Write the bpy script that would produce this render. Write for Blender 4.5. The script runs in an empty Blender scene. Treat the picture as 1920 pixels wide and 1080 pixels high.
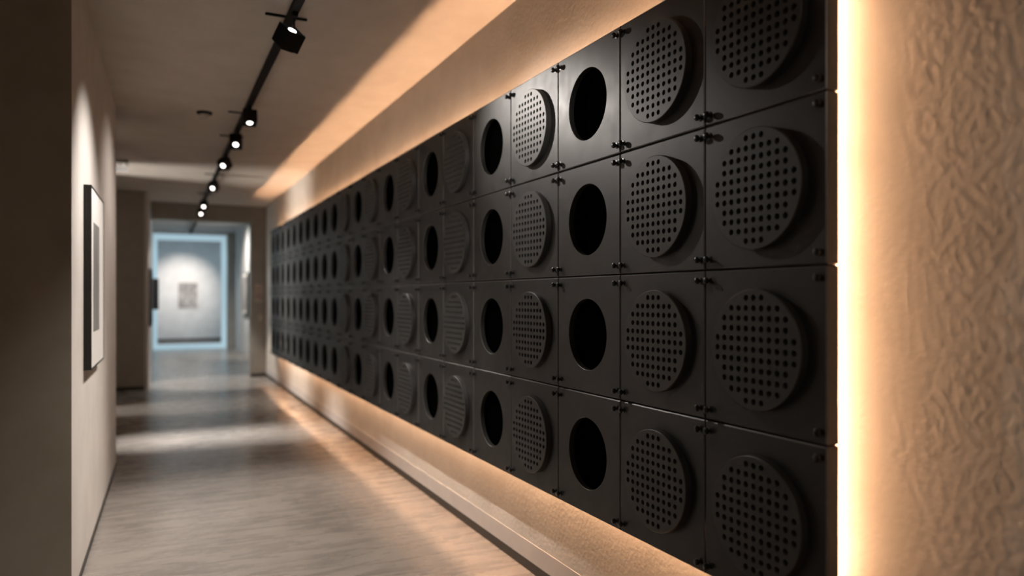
import bpy, bmesh, math, random
from mathutils import Vector, Matrix
from mathutils.geometry import delaunay_2d_cdt
random.seed(7)
SC = bpy.context.scene
COL = SC.collection

# ------------------------------------------------------------------ settings
SC.view_settings.view_transform = 'Standard'
SC.view_settings.look = 'None'
SC.view_settings.gamma = 1
SC.view_settings.use_curve_mapping = False
SC.view_settings.exposure = 0.0
SC.cycles.use_denoising = True
SC.cycles.max_bounces = 8
SC.cycles.diffuse_bounces = 5
SC.cycles.glossy_bounces = 4
SC.cycles.sample_clamp_indirect = 4.0
SC.cycles.caustics_reflective = False
SC.cycles.caustics_refractive = False

# ------------------------------------------------------------------ materials
def new_mat(name):
    m = bpy.data.materials.new(name); m.use_nodes = True
    nt = m.node_tree
    return m, nt, nt.nodes['Principled BSDF']

def coords(nt, scale):
    tc = nt.nodes.new('ShaderNodeTexCoord'); mp = nt.nodes.new('ShaderNodeMapping')
    mp.inputs['Scale'].default_value = scale
    nt.links.new(tc.outputs['Object'], mp.inputs['Vector'])
    return mp.outputs['Vector']

def noise(nt, vec, scale, detail=4, rough=0.55, dist=0.0):
    n = nt.nodes.new('ShaderNodeTexNoise')
    n.inputs['Scale'].default_value = scale; n.inputs['Detail'].default_value = detail
    n.inputs['Roughness'].default_value = rough; n.inputs['Distortion'].default_value = dist
    nt.links.new(vec, n.inputs['Vector'])
    return n.outputs['Fac']

def ramp(nt, fac, stops):
    r = nt.nodes.new('ShaderNodeValToRGB')
    while len(r.color_ramp.elements) < len(stops): r.color_ramp.elements.new(0.5)
    for e, (p, c) in zip(r.color_ramp.elements, stops):
        e.position = p; e.color = (*c, 1)
    nt.links.new(fac, r.inputs['Fac'])
    return r.outputs['Color']

def bump(nt, bsdf, h, strength, distance):
    b = nt.nodes.new('ShaderNodeBump')
    b.inputs['Strength'].default_value = strength; b.inputs['Distance'].default_value = distance
    nt.links.new(h, b.inputs['Height']); nt.links.new(b.outputs['Normal'], bsdf.inputs['Normal'])
    return b

def plaster(name, c0, c1, bscale=38, bstr=0.5, bdist=0.004, rough=0.85):
    m, nt, b = new_mat(name)
    v = coords(nt, (1, 1, 1))
    nt.links.new(ramp(nt, noise(nt, v, 3.0, 5), [(0.35, c0), (0.65, c1)]), b.inputs['Base Color'])
    b.inputs['Roughness'].default_value = rough
    b.inputs['Specular IOR Level'].default_value = 0.25
    bump(nt, b, noise(nt, v, bscale, 4, 0.5, 0.15), bstr, bdist)
    return m

def plain(name, c, rough=0.5, metal=0.0, spec=0.5, nscale=0, namt=0.0):
    m, nt, b = new_mat(name)
    b.inputs['Base Color'].default_value = (*c, 1)
    b.inputs['Roughness'].default_value = rough
    b.inputs['Metallic'].default_value = metal
    b.inputs['Specular IOR Level'].default_value = spec
    if nscale:
        v = coords(nt, (1, 1, 1))
        n = noise(nt, v, nscale, 5)
        lo = tuple(x * (1 - namt) for x in c); hi = tuple(min(1, x * (1 + namt)) for x in c)
        nt.links.new(ramp(nt, n, [(0.3, lo), (0.7, hi)]), b.inputs['Base Color'])
    return m

def emit(name, c, s):
    m, nt, b = new_mat(name)
    b.inputs['Base Color'].default_value = (*c, 1)
    b.inputs['Emission Color'].default_value = (*c, 1)
    b.inputs['Emission Strength'].default_value = s
    return m

LED_C = (1.0, 0.57, 0.32)
M = {}
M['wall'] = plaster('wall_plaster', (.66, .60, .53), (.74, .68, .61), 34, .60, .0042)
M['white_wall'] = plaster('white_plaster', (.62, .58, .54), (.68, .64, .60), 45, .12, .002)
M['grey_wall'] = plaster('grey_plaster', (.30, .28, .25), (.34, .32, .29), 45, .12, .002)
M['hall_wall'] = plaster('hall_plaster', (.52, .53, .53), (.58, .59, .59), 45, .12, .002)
M['shaded_wall'] = plaster('shaded_wall_plaster', (.30, .27, .22), (.34, .31, .26), 45, .12, .002)  # darker tone carries the shade of the unlit block end
M['ceiling'] = plaster('ceiling_paint', (.56, .51, .46), (.61, .56, .51), 60, .08, .001)
M['skirt'] = plain('skirting_paint', (.60, .56, .53), .85, 0, .2, 5, .05)
M['dark_trim'] = plain('dark_trim_metal', (.035, .032, .028), .5, 0, .4, 20, .1)

# polished concrete, streaked across the corridor
m, nt, b = new_mat('polished_concrete')
v = coords(nt, (1, 1, 1)); vs = coords(nt, (0.9, 4.5, 1))
a1 = noise(nt, v, 1.3, 8, 0.62, 0.8); a2 = noise(nt, vs, 2.2, 7, 0.65, 0.5)
mx = nt.nodes.new('ShaderNodeMath'); mx.operation = 'ADD'
nt.links.new(a1, mx.inputs[0]); nt.links.new(a2, mx.inputs[1])
hf = nt.nodes.new('ShaderNodeMath'); hf.operation = 'MULTIPLY'; hf.inputs[1].default_value = .5
nt.links.new(mx.outputs[0], hf.inputs[0])
nt.links.new(ramp(nt, hf.outputs[0], [(0.32, (.17, .15, .135)), (0.5, (.235, .21, .19)), (0.7, (.31, .28, .255))]), b.inputs['Base Color'])
rr = nt.nodes.new('ShaderNodeMapRange')
rr.inputs['From Min'].default_value = .3; rr.inputs['From Max'].default_value = .7
rr.inputs['To Min'].default_value = .20; rr.inputs['To Max'].default_value = .36
nt.links.new(a2, rr.inputs['Value']); nt.links.new(rr.outputs['Result'], b.inputs['Roughness'])
b.inputs['Specular IOR Level'].default_value = .6
bump(nt, b, noise(nt, coords(nt, (1, 3.0, 1)), 2.0, 3, .45), .2, .002)
M['floor'] = m

# black powder coat
m, nt, b = new_mat('black_powder_coat')
v = coords(nt, (1, 1, 1))
nt.links.new(ramp(nt, noise(nt, v, 6, 5, .6), [(0.35, (.017, .017, .017)), (0.65, (.024, .024, .023))]), b.inputs['Base Color'])
rr = nt.nodes.new('ShaderNodeMapRange')
rr.inputs['From Min'].default_value = .3; rr.inputs['From Max'].default_value = .7
rr.inputs['To Min'].default_value = .41; rr.inputs['To Max'].default_value = .49
nt.links.new(noise(nt, v, 9, 4), rr.inputs['Value']); nt.links.new(rr.outputs['Result'], b.inputs['Roughness'])
b.inputs['Specular IOR Level'].default_value = .5
bump(nt, b, noise(nt, v, 420, 2), .10, .0004)
M['coat'] = m
M['disc'] = plain('black_grille_paint', (.034, .034, .033), .47, 0, .5, 8, .12)
M['edge'] = plain('edge_highlight_grey', (.15, .148, .142), .32, .3, .6, 30, .15)  # paler grey paints in the light caught along the panel edges
M['felt'] = plain('black_felt', (.0012, .0012, .0012), 1.0, 0, .0, 50, .2)
M['screw'] = plain('black_steel', (.03, .03, .03), .32, .6, .6, 40, .2)
M['black'] = plain('black_metal', (.005, .005, .005), .7, 0, .12, 30, .2)
M['frame_black'] = plain('frame_lacquer', (.012, .011, .010), .4, 0, .4, 30, .2)
M['mat'] = plain('mat_board', (.72, .70, .67), .8, 0, .2, 30, .02)
M['white_plastic'] = plain('white_plastic', (.5, .48, .45), .5, 0, .4, 30, .05)
M['led'] = emit('warm_led', LED_C, 185.0)
M['led_low'] = emit('warm_led_low', LED_C, 110.0)
M['led_side'] = emit('warm_led_side', LED_C, 260.0)
M['led_blue'] = emit('blue_led', (.36, .50, .57), .85)
M['lens'] = emit('lamp_lens', (1.0, .92, .84), 6.0)
M['lamp_dim'] = emit('reflector_glow', (1.0, .95, .9), .7)
M['fit_lens'] = emit('fitting_diffuser', (1.0, .95, .88), .35)

def print_mat(name, stops, scale, stretch=(1, 1, 1), dist=1.5):
    m, nt, b = new_mat(name)
    nt.links.new(ramp(nt, noise(nt, coords(nt, stretch), scale, 6, .6, dist), stops), b.inputs['Base Color'])
    b.inputs['Roughness'].default_value = .7
    return m
M['print_grey'] = print_mat('grey_print', [(.3, (.13, .125, .12)), (.7, (.24, .235, .225))], 1.6, (1, 1, .6))
M['print_city'] = print_mat('sketch_print', [(.32, (.14, .13, .13)), (.5, (.26, .25, .245)), (.66, (.45, .43, .42))], 3.6)
M['print_brown'] = print_mat('brown_print', [(.35, (.05, .04, .035)), (.65, (.17, .14, .12))], 3)
M['print_rose'] = print_mat('rose_print', [(.4, (.20, .15, .13)), (.5, (.50, .38, .33)), (.65, (.62, .50, .45))], 9)

# ------------------------------------------------------------------ helpers
def link(name, bm, mat, parent=None, smooth=None):
    me = bpy.data.meshes.new(name)
    bmesh.ops.recalc_face_normals(bm, faces=bm.faces)
    bm.to_mesh(me); bm.free()
    if smooth is not None:
        for p in me.polygons: p.use_smooth = True
        me.set_sharp_from_angle(angle=math.radians(smooth))
    me.materials.append(M[mat] if isinstance(mat, str) else mat)
    o = bpy.data.objects.new(name, me); COL.objects.link(o)
    if parent: o.parent = parent
    return o

def bx(bm, x0, x1, y0, y1, z0, z1, bev=0.0):
    t = bmesh.new()
    bmesh.ops.create_cube(t, size=1)
    for v in t.verts:
        v.co = Vector((x0 + (x1 - x0) * (v.co.x + .5), y0 + (y1 - y0) * (v.co.y + .5), z0 + (z1 - z0) * (v.co.z + .5)))
    if bev: bmesh.ops.bevel(t, geom=t.edges[:], offset=bev, segments=2, affect='EDGES', profile=.6)
    merge(bm, t)

def merge(bm, t, mat=None):
    if mat is not None: t.transform(mat)
    me = bpy.data.meshes.new('tmp'); t.to_mesh(me); t.free(); bm.from_mesh(me); bpy.data.meshes.remove(me)

def lathe(bm, prof, n=24, mat=None):
    """prof: (r, h) pairs turned about local Z"""
    t = bmesh.new(); rings = []
    for r, h in prof:
        if r < 1e-6: rings.append([t.verts.new((0, 0, h))])
        else: rings.append([t.verts.new((r * math.cos(2 * math.pi * k / n), r * math.sin(2 * math.pi * k / n), h)) for k in range(n)])
    for a, b in zip(rings, rings[1:]):
        for k in range(n):
            k2 = (k + 1) % n
            vs = [a[k] if len(a) > 1 else a[0], a[k2] if len(a) > 1 else None, b[k2] if len(b) > 1 else b[0], b[k] if len(b) > 1 else None]
            vs = [x for x in vs if x is not None]
            if len(set(vs)) > 2: t.faces.new(vs)
    merge(bm, t, mat)

def box(name, x0, x1, y0, y1, z0, z1, mat, parent=None, bev=0.0):
    bm = bmesh.new(); bx(bm, x0, x1, y0, y1, z0, z1, bev)
    return link(name, bm, mat, parent)

def prism(name, pts, z0, z1, mat, parent=None):
    bm = bmesh.new()
    lo = [bm.verts.new((x, y, z0)) for x, y in pts]; hi = [bm.verts.new((x, y, z1)) for x, y in pts]
    bm.faces.new(lo[::-1]); bm.faces.new(hi)
    for i in range(len(pts)):
        j = (i + 1) % len(pts); bm.faces.new([lo[i], lo[j], hi[j], hi[i]])
    return link(name, bm, mat, parent)

def struct(o):
    o['kind'] = 'structure'; return o

def tag(o, label, cat, group=None, kind='thing'):
    o['label'] = label; o['category'] = cat; o['kind'] = kind
    if group: o['group'] = group
    return o

def empty(name, loc, rot=None):
    o = bpy.data.objects.new(name, None); COL.objects.link(o); o.location = loc
    o.empty_display_size = .1
    if rot is not None: o.rotation_mode = 'QUATERNION'; o.rotation_quaternion = rot
    return o

# ------------------------------------------------------------------ dimensions
EYE = 1.74
CEIL = 3.69
PX = 1.976            # front plane of the panels
PT = .055             # panel thickness
WX = 2.121            # plaster wall behind
S0 = 1.722            # near end of the panel field
PW = .600
NCOL = 22
ROWZ = [3.029, 2.420, 1.845, 1.2475, .626]
SEND = S0 + NCOL * PW

# ------------------------------------------------------------------ the shell
struct(box('floor', -4.2, 3.2, -3.2, 33.2, -.12, 0, 'floor'))
struct(box('ceiling', -4.2, WX + .25, -3.2, 16.8, CEIL, CEIL + .2, 'ceiling'))
struct(box('wall_right', WX, WX + .25, -3.2, 16.8, 0, CEIL, 'wall'))
struct(box('wall_back', -4.2, WX + .25, -3.4, -3.2, 0, CEIL, 'wall'))
struct(box('wall_near_left', -2.45, -2.3, -3.2, 4.78, 0, CEIL, 'shaded_wall'))
# block that carries the framed picture: its end face looks back at the viewer
LW = [(-2.45, 4.80), (-.440, 4.80), (-.390, 8.55), (-2.45, 8.55)]
def lwx(s): return -.440 + (s - 4.80) * (.050 / 3.75)
bm = bmesh.new()
lo = [bm.verts.new((x, y, 0)) for x, y in LW]; hi = [bm.verts.new((x, y, CEIL)) for x, y in LW]
bm.faces.new(lo[::-1]); bm.faces.new(hi)
for i in range(4):
    j = (i + 1) % 4; bm.faces.new([lo[i], lo[j], hi[j], hi[i]])
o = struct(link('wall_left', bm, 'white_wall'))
o.data.materials.append(M['shaded_wall'])
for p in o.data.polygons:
    if p.normal.y < -.9: p.material_index = 1  # end face: lack of light put into a darker colour
# left bay beyond the block, with openings to lit side rooms
struct(box('wall_band_flag_near', -2.45, -.452, 8.55, 9.25, 0, CEIL, 'grey_wall'))  # unseen, added to cut the near edge of the floor band
struct(box('wall_band_flag_far', -1.75, -.53, 10.35, 11.2, 0, CEIL, 'grey_wall'))  # unseen, added to cut the far side of the floor band
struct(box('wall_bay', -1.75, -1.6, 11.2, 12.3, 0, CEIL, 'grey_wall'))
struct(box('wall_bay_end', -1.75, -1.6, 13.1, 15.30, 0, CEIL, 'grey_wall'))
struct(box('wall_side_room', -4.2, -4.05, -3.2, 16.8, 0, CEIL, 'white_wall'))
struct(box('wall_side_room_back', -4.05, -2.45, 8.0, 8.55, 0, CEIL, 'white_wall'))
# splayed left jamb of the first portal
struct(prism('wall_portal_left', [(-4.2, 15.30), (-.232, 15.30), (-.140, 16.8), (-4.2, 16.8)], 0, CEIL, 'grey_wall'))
# warm edge of that jamb
struct(prism('trim_1', [(-.232, 15.285), (-.170, 15.285), (-.138, 16.8), (-.141, 16.8)], 0, CEIL, 'skirt'))
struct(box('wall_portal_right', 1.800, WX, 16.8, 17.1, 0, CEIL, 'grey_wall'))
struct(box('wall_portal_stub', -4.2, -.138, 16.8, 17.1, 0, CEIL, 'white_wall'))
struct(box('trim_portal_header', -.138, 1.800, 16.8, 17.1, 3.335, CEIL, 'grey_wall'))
# hall beyond
struct(box('wall_hall_left', -.35, -.16, 17.1, 26.4, 0, 3.9, 'hall_wall'))
struct(box('wall_hall_right', 2.35, 2.55, 17.1, 26.4, 0, 3.9, 'hall_wall'))
struct(box('ceiling_hall', -.35, 3.2, 17.1, 33.2, 3.9, 4.1, 'hall_wall'))
struct(box('wall_hall_stub', WX, 3.2, 16.9, 17.1, 0, 3.9, 'hall_wall'))
struct(box('wall_passage_right', 2.09, 2.55, 26.4, 26.7, 0, 3.9, 'grey_wall'))
struct(box('wall_passage_header', -.16, 2.09, 26.4, 26.7, 3.80, 3.9, 'hall_wall'))
struct(box('wall_passage_left', -.35, -.16, 26.4, 31.6, 0, 3.9, 'hall_wall'))
struct(box('wall_passage_side', 2.40, 2.55, 26.7, 31.6, 0, 3.9, 'hall_wall'))
struct(box('wall_end', -.35, 3.2, 31.6, 31.8, 0, 3.9, 'hall_wall'))
struct(box('baseboard_end', -.16, 2.40, 31.585, 31.6, 0, .09, 'dark_trim'))
# skirtings of the panel wall: dark shadow line, light board above it
struct(box('baseboard_right', WX - .003, WX, -3.2, 16.8, .066, .186, 'skirt'))
struct(box('trim_right_recess', WX - .002, WX, -3.2, 16.8, 0, .066, 'dark_trim'))
struct(prism('baseboard_left', [(-.440, 4.80), (-.434, 4.80), (-.384, 8.55), (-.390, 8.55)], 0, .045, 'dark_trim'))
struct(box('baseboard_portal', -1.6, -.232, 15.27, 15.30, 0, .07, 'dark_trim'))
struct(box('baseboard_pier', 1.800, WX, 16.77, 16.8, 0, .07, 'dark_trim'))

# ------------------------------------------------------------------ acoustic panels
GAP = .0035
def body_mesh(h, hole):
    """front plate in the local YZ plane; front face at x=0, back at x=PT"""
    bm = bmesh.new(); w = PW / 2 - GAP; hh = h / 2 - GAP; c = .0042
    if hole:
        n = 96; R = .1825; depth = .030
        def edge_pt(a, hw, hv):
            ca, sa = math.cos(a), math.sin(a); k = 1 / max(abs(ca) / hw, abs(sa) / hv)
            return ca * k, sa * k
        ang = [2 * math.pi * (k + .0) / n for k in range(n)]
        cr = math.atan2(hh, w)
        # move four samples onto the true corners
        for tgt in (cr, math.pi - cr, math.pi + cr, 2 * math.pi - cr):
            k = min(range(n), key=lambda q: abs(ang[q] - tgt)); ang[k] = tgt
        def ring(x, fn): return [bm.verts.new((x, *fn(a))) for a in ang]
        circ = lambda r: (lambda a: (r * math.cos(a), r * math.sin(a)))
        rect = lambda d: (lambda a: edge_pt(a, w - d, hh - d))
        seq = [ring(PT - .004, rect(0)), ring(c, rect(0)), ring(0, rect(c)), ring(0, circ(R + .0015)), ring(.0015, circ(R)),
               ring(depth, circ(R)), ring(depth, rect(.004)), ring(PT - .004, rect(.004))]
        for A, B in zip(seq, seq[1:]):
            for k in range(n):
                k2 = (k + 1) % n; bm.faces.new([A[k], A[k2], B[k2], B[k]])
        A, B = seq[-1], seq[0]
        for k in range(n):
            k2 = (k + 1) % n; bm.faces.new([A[k], A[k2], B[k2], B[k]])
    else:
        def r4(x, d): return [bm.verts.new((x, y, z)) for y, z in ((-w + d, -hh + d), (w - d, -hh + d), (w - d, hh - d), (-w + d, hh - d))]
        A, B, C = r4(PT, 0), r4(c, 0), r4(0, c)
        for P, Q in ((A, B), (B, C)):
            for k in range(4):
                k2 = (k + 1) % 4; bm.faces.new([P[k], P[k2], Q[k2], Q[k]])
        bm.faces.new(C); bm.faces.new(A[::-1])
    return bm

def disc_mesh():
    """raised round grille: pierced by a square grid of round holes; face at x=-.032, back on the plate"""
    bm = bmesh.new(); R = .222; P = .032; rh = .0116; pit = .0378; c = .003
    pts, edges, centres = [], [], []
    def loop(cx, cz, r, n):
        s = len(pts)
        for k in range(n):
            a = 2 * math.pi * k / n; pts.append(Vector((cx + r * math.cos(a), cz + r * math.sin(a)))); edges.append((s + k, s + (k + 1) % n))
        return s
    NO = 96; NH = 12
    loop(0, 0, R - c, NO)
    for i in range(-5, 6):
        for j in range(-5, 6):
            y, z = i * pit, j * pit
            if math.hypot(y, z) < .196:
                centres.append((y, z, loop(y, z, rh, NH)))
    vs, es, fs, ov, oe, of = delaunay_2d_cdt(pts, edges, [], 1, 1e-6)
    bv = [bm.verts.new((-P, p.x, p.y)) for p in vs]
    idx = {}
    for k, orig in enumerate(ov):
        for q in orig: idx[q] = k
    for f in fs:
        cy = sum(vs[k].x for k in f) / 3; cz = sum(vs[k].y for k in f) / 3
        if any((cy - y) ** 2 + (cz - z) ** 2 < (rh * .93) ** 2 for y, z, _ in centres): continue
        bm.faces.new([bv[k] for k in f])
    for y, z, s in centres:
        back = [bm.verts.new((-.002, pts[s + k].x, pts[s + k].y)) for k in range(NH)]
        for k in range(NH):
            k2 = (k + 1) % NH; bm.faces.new([bv[idx[s + k]], bv[idx[s + k2]], back[k2], back[k]])
        bm.faces.new(back)
    o1 = [bm.verts.new((-P + c, R * math.cos(2 * math.pi * k / NO), R * math.sin(2 * math.pi * k / NO))) for k in range(NO)]
    o2 = [bm.verts.new((0, R * math.cos(2 * math.pi * k / NO), R * math.sin(2 * math.pi * k / NO))) for k in range(NO)]
    for k in range(NO):
        k2 = (k + 1) % NO
        bm.faces.new([bv[idx[k]], bv[idx[k2]], o1[k2], o1[k]]); bm.faces.new([o1[k], o1[k2], o2[k2], o2[k]])
    bm.faces.new(o2)
    return bm

def screw_bm():
    bm = bmesh.new()
    T = Matrix.Rotation(-math.pi / 2, 4, 'Y')       # local +Z -> -X (out of the plate)
    lathe(bm, [(0, 0), (.014, 0), (.014, .002), (.0075, .003), (.0065, .010), (.0115, .012), (.0140, .016), (.0135, .022), (.0090, .0255), (0, .0265)], 20, T)
    return bm

def mesh_of(bm, name, mat, smooth=30):
    o = link(name, bm, mat, None, smooth); me = o.data; bpy.data.objects.remove(o); return me

ME_DISC = mesh_of(disc_mesh(), 'perforated_disc', 'disc')
ME_SCREW = mesh_of(screw_bm(), 'screw', 'screw', 40)
ROWWORD = ['top row', 'second row from top', 'third row from top', 'bottom row']
ORD = ['first', 'second', 'third', 'fourth', 'fifth', 'sixth', 'seventh', 'eighth', 'ninth', 'tenth', 'eleventh', 'twelfth', 'thirteenth',
       'fourteenth', 'fifteenth', 'sixteenth', 'seventeenth', 'eighteenth', 'nineteenth', 'twentieth', 'twenty-first', 'twenty-second']
protos = {}
def make_panel(row, hole):
    h = ROWZ[row] - ROWZ[row + 1]
    root = empty('acoustic_panel', (0, 0, 0))
    b = link('body', body_mesh(h, hole), 'coat', root, 30)
    b.data.materials.append(M['edge'])
    for p in b.data.polygons:
        if .3 < abs(p.normal.x) < .9 and p.area > 0 and max(b.data.vertices[v].co.x for v in p.vertices) < .01: p.material_index = 1  # chamfers take the painted edge highlight
    w = PW / 2
    if hole:
        bm = bmesh.new(); bx(bm, PT - .004, PT, -w + GAP, w - GAP, -h / 2 + GAP, h / 2 - GAP)
        link('backing', bm, 'felt', root)
    else:
        d = bpy.data.objects.new('perforated_disc', ME_DISC); COL.objects.link(d); d.parent = root
    for sy in (-1, 1):
        for sz in (-1, 1):
            s = bpy.data.objects.new('screw', ME_SCREW); COL.objects.link(s); s.parent = root
            s.location = (0, sy * (w - .028), sz * (h / 2 - .042))
    return root
def copy_tree(o, parent=None):
    kids = list(o.children)
    c = o.copy(); COL.objects.link(c); c.parent = parent
    for k in kids: copy_tree(k, c)
    return c
HOLES = {2, 4, 6, 8, 10} | set(range(12, NCOL))
for row in range(4):
    for i in range(NCOL):
        hole = i in HOLES; key = (row, hole)
        if key not in protos: o = protos[key] = make_panel(row, hole)
        else: o = copy_tree(protos[key])
        o.location = (PX, S0 + (i + .5) * PW, (ROWZ[row] + ROWZ[row + 1]) / 2)
        what = 'open round hole' if hole else 'perforated round disc'
        tag(o, f'black wall panel with {what}, {ROWWORD[row]}, {ORD[i]} column from near end', 'wall panel', 'black acoustic panels mounted on the glowing wall')

# hidden battens that carry the panels and shield the seams (a ring and the uprights)
bm = bmesh.new(); B0, B1 = PX + PT, WX
zt, zb = ROWZ[0], ROWZ[4]; IN = .18
bx(bm, B0, B1, S0 + IN, SEND - .05, zt - IN - .04, zt - IN)
bx(bm, B0, B1, S0 + IN, SEND - .05, zb + IN, zb + IN + .04)
for k in range(NCOL):
    y = S0 + IN + .02 if k == 0 else S0 + k * PW
    bx(bm, B0, B1, y - .02, y + .02, zb + IN + .04, zt - IN - .04)
for z in ROWZ[1:4]: bx(bm, PX + .012, B0, S0 + .014, SEND - .01, z - GAP * .8, z + GAP * .8)
struct(link('trim_mounting_battens', bm, 'black'))
# warm LED tubes behind the perimeter of the panel field
LB = .11; LX = 2.085
def tube(a, b, mat, label, LR=.006):
    bm = bmesh.new(); a = Vector(a); b = Vector(b); d = b - a
    T = Matrix.Translation(a) @ d.to_track_quat('Z', 'Y').to_matrix().to_4x4()
    lathe(bm, [(0, 0), (LR, 0), (LR, d.length), (0, d.length)], 10, T)
    return tag(link('led_tube', bm, mat), label, 'light strip')
tube((LX, S0 + LB, zt - .10), (LX, SEND - .02, zt - .10), 'led', 'warm glowing light strip behind the upper edge of the black panels')
tube((LX, S0 + LB, zb + .13), (LX, SEND - .02, zb + .13), 'led_low', 'warm glowing light strip behind the lower edge of the black panels', .012)
tube((LX, S0 + .15, zb + LB + .03), (LX, S0 + .15, zt - LB - .03), 'led_side', 'warm glowing upright light strip behind the near end of the black panels')

# ------------------------------------------------------------------ framed pictures
def framed(name, label, cat, plane, c, w, h, d, mat_w, print_m, frame_m='frame_black', fw=.018, group=None, pr=None):
    """plane: rotation about Z so that local -Y faces out; c = centre of the back on the wall"""
    root = empty(name, c); root.rotation_euler = (0, 0, plane)
    bm = bmesh.new()
    bx(bm, -w / 2, w / 2, -d, -.001, h / 2 - fw, h / 2, .001); bx(bm, -w / 2, w / 2, -d, -.001, -h / 2, -h / 2 + fw, .001)
    bx(bm, -w / 2, -w / 2 + fw, -d, -.001, -h / 2 + fw, h / 2 - fw, .001); bx(bm, w / 2 - fw, w / 2, -d, -.001, -h / 2 + fw, h / 2 - fw, .001)
    link('frame', bm, frame_m, root)
    bm = bmesh.new(); bx(bm, -w / 2 + fw, w / 2 - fw, -d + .004, -d + .008, -h / 2 + fw, h / 2 - fw)
    link('mat_board', bm, 'mat', root)
    if pr: x0, x1, z0, z1 = pr
    else: x0, x1, z0, z1 = -w / 2 + mat_w, w / 2 - mat_w, -h / 2 + mat_w, h / 2 - mat_w
    bm = bmesh.new(); bx(bm, x0, x1, -d + .0025, -d + .0055, z0, z1)
    link('print', bm, print_m, root)
    return tag(root, label, cat, group)

ang_l = math.atan2(.050, 3.75)
fc = 5.905
framed('framed_picture', 'black framed grey print with wide white mat on the white side wall', 'picture',
       math.pi / 2 - ang_l, (lwx(fc) + .0, fc, 1.862), .98, 1.19, .046, .2, 'print_grey', fw=.010, pr=(-.315, .11, -.355, .37))
framed('framed_picture', 'small sketch print under the light pool on the far end wall', 'picture',
       0, (1.05, 31.6, 1.79), .76, 1.06, .03, .03, 'print_city', 'white_plastic', fw=.012)
framed('framed_picture', 'deep dark framed canvas seen edge-on on the hall side wall beyond the doorway', 'picture',
       math.pi / 2, (-.16, 20.4, 1.80), .9, .76, .17, .05, 'print_brown', fw=.03)
framed('framed_picture', 'brown picture on the angled jamb at the entrance to the far hall', 'picture',
       math.pi / 2 - math.atan2(.03, 1.5), (-.156, 15.95, 1.72), .8, 1.1, .05, .05, 'print_brown', fw=.02)
framed('framed_picture', 'pale print in a deep black frame on the spotlit hall wall opposite the dark canvas', 'picture',
       -math.pi / 2, (2.35, 22.9, 1.83), 1.4, 1.2, .08, .10, 'print_city', fw=.03)
def poster(name, label, x0, x1, z0, z1, y, m, cat):
    root = empty(name, ((x0 + x1) / 2, y, z0))
    w = (x1 - x0) / 2
    bm = bmesh.new(); bx(bm, -w, w, -.012, 0, 0, z1 - z0, .001); link('board', bm, 'skirt', root)
    bm = bmesh.new(); bx(bm, -w + .012, w - .012, -.014, -.0118, .012, z1 - z0 - .012); link('printed_sheet', bm, m, root)
    return tag(root, label, cat)
poster('poster', 'small rose poster on the grey pier past the last black panels', 1.895, 2.06, 1.63, 2.00, 16.8, 'print_rose', 'poster')
poster('wall_label', 'tiny caption card on the grey pier below the rose poster', 1.96, 2.04, 1.22, 1.34, 16.8, 'print_rose', 'label')

# ------------------------------------------------------------------ ceiling track and spotlights
TX = .812
tr = empty('lighting_track', (TX, 0, CEIL))
bm = bmesh.new()
bx(bm, -.027, .027, -1.5, 16.6, -.075, -.032, .002)
link('rail', bm, 'black', tr)
for y in (1.4, 5.28, 8.25, 9.5, 12.6, 15.0):
    bm = bmesh.new(); bx(bm, -.15, .13, y - .012, y + .012, -.014, -.001, .003); bx(bm, -.012, .012, y - .01, y + .01, -.034, -.010)
    link('bracket', bm, 'black', tr)
tag(tr, 'long black lighting track running along the corridor ceiling', 'track')
t2 = empty('lighting_track', (.95, 0, 3.9))
bm = bmesh.new(); bx(bm, -.03, .03, 19, 26.3, -.10, -.05); bx(bm, -.01, .01, 19.5, 19.52, -.05, 0); bx(bm, -.01, .01, 25.5, 25.52, -.05, 0)
link('rail', bm, 'black', t2)
tag(t2, 'short dark lighting track on the ceiling of the far hall', 'track')

def aim_q(d): return Vector(d).normalized().to_track_quat('-Z', 'Y')
def make_head():
    root = empty('track_spotlight', (0, 0, 0))
    bm = bmesh.new(); bx(bm, -.018, .018, -.05, .05, -.030, .0, .003); link('adapter', bm, 'black', root)
    bm = bmesh.new(); lathe(bm, [(0, -.10), (.007, -.10), (.007, -.028), (0, -.028)], 12); link('stem', bm, 'black', root, 40)
    ho = empty('x', (0, 0, 0)); bpy.data.objects.remove(ho)
    # housing: square can open at its mouth
    bm = bmesh.new(); w = .066; L = .13
    def r4(s, z): return [bm.verts.new((x * s, y * s, z)) for x, y in ((-1, -1), (1, -1), (1, 1), (-1, 1))]
    seq = [r4(w - .004, L / 2), r4(w, L / 2 - .004), r4(w, -L / 2 + .002), r4(w - .002, -L / 2), r4(w - .010, -L / 2), r4(w - .010, -L / 2 + .012)]
    bm.faces.new(seq[0]); bm.faces.new(seq[-1])
    for A, B in zip(seq, seq[1:]):
        for k in range(4):
            k2 = (k + 1) % 4; bm.faces.new([A[k], A[k2], B[k2], B[k]])
    h = link('housing', bm, 'black', root); h.rotation_mode = 'QUATERNION'
    bm = bmesh.new(); lathe(bm, [(0, -L / 2 + .004), (.024, -L / 2 + .003), (.027, -L / 2 + .006), (.027, -L / 2 + .0115), (0, -L / 2 + .0115)], 28)
    link('lens', bm, 'lens', h, 40)
    bm = bmesh.new()
    for k in range(5): bx(bm, -.045, .045, -.04 + k * .02 - .002, -.04 + k * .02 + .002, L / 2, L / 2 + .010)
    link('heat_sink', bm, 'black', h)
    return root
head0 = make_head()
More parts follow.
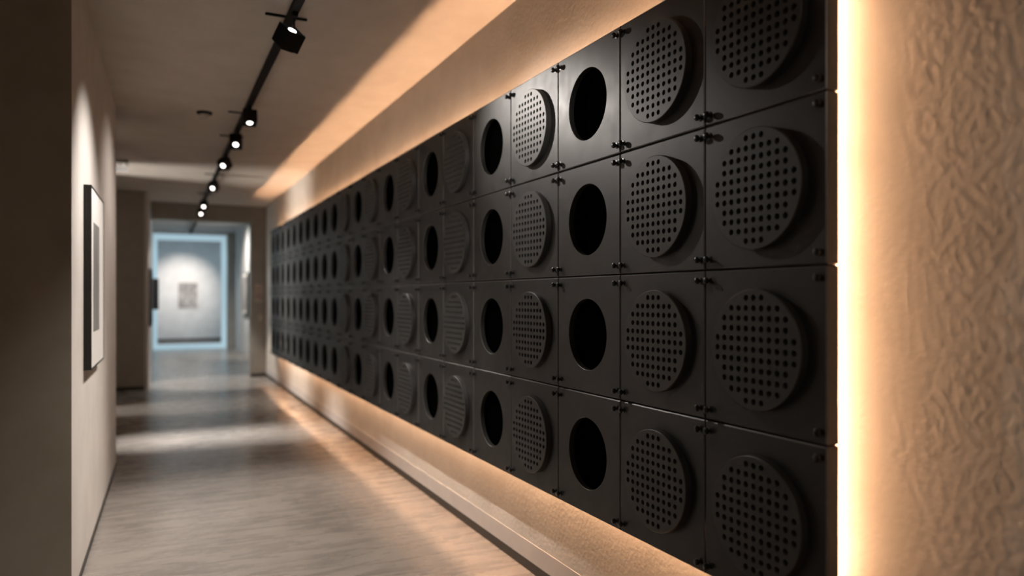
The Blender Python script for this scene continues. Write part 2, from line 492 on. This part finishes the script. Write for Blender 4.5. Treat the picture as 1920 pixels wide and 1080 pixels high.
def place_head(y, aim, label, first=False, off=(0, 0, 0), zd=-.145):
    o = head0 if first else copy_tree(head0)
    o.location = (TX, y, CEIL - .076)
    for c in o.children:
        if c.name.startswith('housing'):
            c.location = (off[0], off[1], zd); c.rotation_quaternion = aim_q(aim)
            pos = Vector(o.location) + Vector(c.location) + Vector(aim).normalized() * .075
    tag(o, label, 'spotlight', 'track spotlights on the corridor ceiling')
    return pos
def spot(name, pos, aim, energy, angle, blend=.6, col=(1, .86, .72), rad=.02):
    l = bpy.data.lights.new(name, 'SPOT'); l.energy = energy; l.spot_size = math.radians(angle); l.spot_blend = blend
    l.color = col; l.shadow_soft_size = rad
    o = bpy.data.objects.new(name, l); COL.objects.link(o); o.location = pos
    o.rotation_mode = 'QUATERNION'; o.rotation_quaternion = aim_q(aim); return o
HEADS = [
 (5.02, (.30, -.52, .70), 'nearest track spotlight, square black head with a glowing slit', (-.035, 0, 0), -.165),
 (7.66, (0, -.25, -.95), 'second nearest track spotlight, its lamp seen as a flat bright bar', (0, 0, 0), -.11),
 (8.85, (-.10, -.62, -.75), 'third track spotlight from the viewer, with a round bright lamp', (-.02, 0, 0), -.12),
 (10.4, (-.42, -.60, -.55), 'fourth track spotlight, round lamp with its black head showing beside it', (-.02, 0, 0), -.12),
 (12.6, (-.30, -.62, -.62), 'fifth track spotlight, round lamp below the dark end of the rail', (-.02, 0, 0), -.12),
 (15.3, (-.15, -.75, -.55), 'sixth track spotlight, second farthest bright lamp on the rail', (-.02, 0, 0), -.12),
 (16.3, (-.15, -.75, -.55), 'farthest track spotlight, small bright lamp before the doorway header', (-.02, 0, 0), -.16),
]
for k, (y, aim, label, off, zd) in enumerate(HEADS):
    p = place_head(y, aim, label, k == 0, off, zd)
    HEADS[k] = (*HEADS[k], p)

# what the lamps do
W_ = (1, .91, .82)
p0 = HEADS[0][5]
spot('picture_spot', Vector((TX - .1, 5.3, 3.42)), Vector((-.42, 5.7, 1.7)) - Vector((TX - .1, 5.3, 3.42)), 230, 84, 1.0, (1, .93, .87))
spot('panel_spot', Vector((TX + .04, 5.40, 3.42)), Vector((1.98, 3.70, 2.42)) - Vector((TX, 5.40, 3.42)), 145, 48.5, 1.0, (1, .92, .85))
spot('panel_spot', Vector((TX, 1.4, 3.45)), Vector((1.98, 6.2, 1.9)) - Vector((TX, 1.4, 3.45)), 260, 40, 1.0, (1, .92, .85))
spot('left_wall_fill', Vector((TX, 7.6, 3.42)), (-1.2, .05, -1.7), 75, 110, 1.0, (1, .88, .80))  # extra fill added to lift the far part of the picture wall
spot('jamb_spot', Vector((TX, 15.5, 3.5)), (-1.0, .4, -1.9), 70, 50, .6, W_)
spot('floor_spot', HEADS[1][5], (.04, -.62, -1.2), 420, 75, .9, W_)
spot('floor_spot', Vector((TX, 4.2, 3.45)), (.0, .25, -1), 300, 80, .9, W_)
spot('floor_spot', HEADS[2][5], (-.05, .20, -1), 60, 40, .8, W_)
spot('floor_spot', HEADS[4][5], (-.05, .10, -1), 60, 40, .8, W_)
spot('floor_spot', HEADS[6][5], (.1, -.05, -1), 420, 50, .4, W_)

def area(name, loc, aim, sx, sy, energy, col, spread=180):
    l = bpy.data.lights.new(name, 'AREA'); l.shape = 'RECTANGLE'; l.size = sx; l.size_y = sy; l.energy = energy; l.color = col; l.spread = math.radians(spread)
    o = bpy.data.objects.new(name, l); COL.objects.link(o); o.location = loc
    o.rotation_mode = 'QUATERNION'; o.rotation_quaternion = aim_q(aim); return o
for tx in (-.1, .7, 1.5): area('floor_band_fill', (-1.0, 9.82, 3.55), (tx + 1.0, 0, -3.55), .20, .60, 7, (1, .95, .9), 26)  # unseen lights added in the bay to lay the bright floor band
area('bay_fill', (-3.9, 12.7, 1.8), (1, 0, 0), .7, 2.6, 300, (1, .93, .85))  # unseen fill added behind the bay opening to raise the ambient level
# hall beyond: cool light from its ceiling near the doorway header, a warm accent on the end wall
area('hall_light', (1.0, 17.6, 3.86), (0, .5, -1), 1.6, .5, 100, (.80, .92, 1))
area('hall_light', (1.0, 27.0, 3.88), (0, .5, -1), 1.9, .3, 120, (.62, .84, 1))
spot('end_wall_spot', (1.0, 28.9, 3.7), Vector((.85, 31.6, 1.9)) - Vector((1.0, 28.9, 3.7)), 620, 62, 1.0, (1, .86, .76))
spot('hall_picture_spot', (1.0, 21.8, 3.75), Vector((2.35, 22.6, 2.2)) - Vector((1.0, 21.8, 3.75)), 520, 95, .8, W_)
spot('hall_picture_spot', (.9, 19.8, 3.75), Vector((-.16, 20.4, 2.2)) - Vector((.9, 19.8, 3.75)), 140, 55, .8, W_)
# blue glowing profile around the passage mouth
t = bmesh.new()
bx(t, -.16, -.03, 26.72, 26.78, 0, 3.80); bx(t, 1.93, 2.09, 26.72, 26.78, 0, 3.80)
bx(t, -.03, 1.93, 26.72, 26.78, 3.60, 3.80); bx(t, -.03, 1.93, 26.72, 26.78, 0, .16)
tag(link('light_frame', t, 'led_blue'), 'blue glowing light frame around the mouth of the farthest passage', 'light frame')
# ambient of the unseen part of the gallery behind the viewer
area('gallery_light', (-.6, -1.2, 3.6), (0, .1, -1), 2.0, 1.5, 20, (1, .84, .70))

# ------------------------------------------------------------------ ceiling fittings
sd = empty('smoke_detector', (.44, 8.42, CEIL))
bm = bmesh.new(); lathe(bm, [(0, 0), (.078, 0), (.078, -.012), (.070, -.022), (0, -.022)], 32); link('base_plate', bm, 'black', sd, 40)
bm = bmesh.new(); lathe(bm, [(0, -.022), (.050, -.022), (.052, -.040), (.044, -.062), (.028, -.075), (0, -.078)], 32); link('sensor_dome', bm, 'white_plastic', sd, 40)
tag(sd, 'small round smoke detector on the ceiling beside the lighting track', 'smoke detector')
ef = empty('ceiling_fitting', (-.52, 11.9, CEIL))
bm = bmesh.new(); bx(bm, -.14, .13, -.11, .11, -.05, 0, .006); link('housing', bm, 'white_plastic', ef)
bm = bmesh.new(); bx(bm, -.14, .13, -.10, .10, -.150, -.105, .006); bx(bm, -.10, -.07, -.02, .02, -.106, -.049); bx(bm, .06, .09, -.02, .02, -.106, -.049)
link('diffuser', bm, 'fit_lens', ef)
tag(ef, 'pale box fitting hung under the ceiling past the white picture wall', 'ceiling light')

# ------------------------------------------------------------------ world, camera
w = bpy.data.worlds.new('World'); SC.world = w; w.use_nodes = True
w.node_tree.nodes['Background'].inputs['Color'].default_value = (.9, .8, .7, 1)
w.node_tree.nodes['Background'].inputs['Strength'].default_value = .02
cam = bpy.data.cameras.new('Camera'); co = bpy.data.objects.new('Camera', cam); COL.objects.link(co)
co.location = (0, 0, EYE); co.rotation_euler = (math.pi / 2, 0, math.radians(-25.7))
cam.sensor_width = 36; cam.lens = 1378 * 36 / 1920; cam.shift_y = 16 / 1920
cam.clip_start = .05; cam.clip_end = 100
cam.dof.use_dof = True; cam.dof.focus_distance = 3.6; cam.dof.aperture_fstop = .86; cam.dof.aperture_blades = 0
SC.camera = co
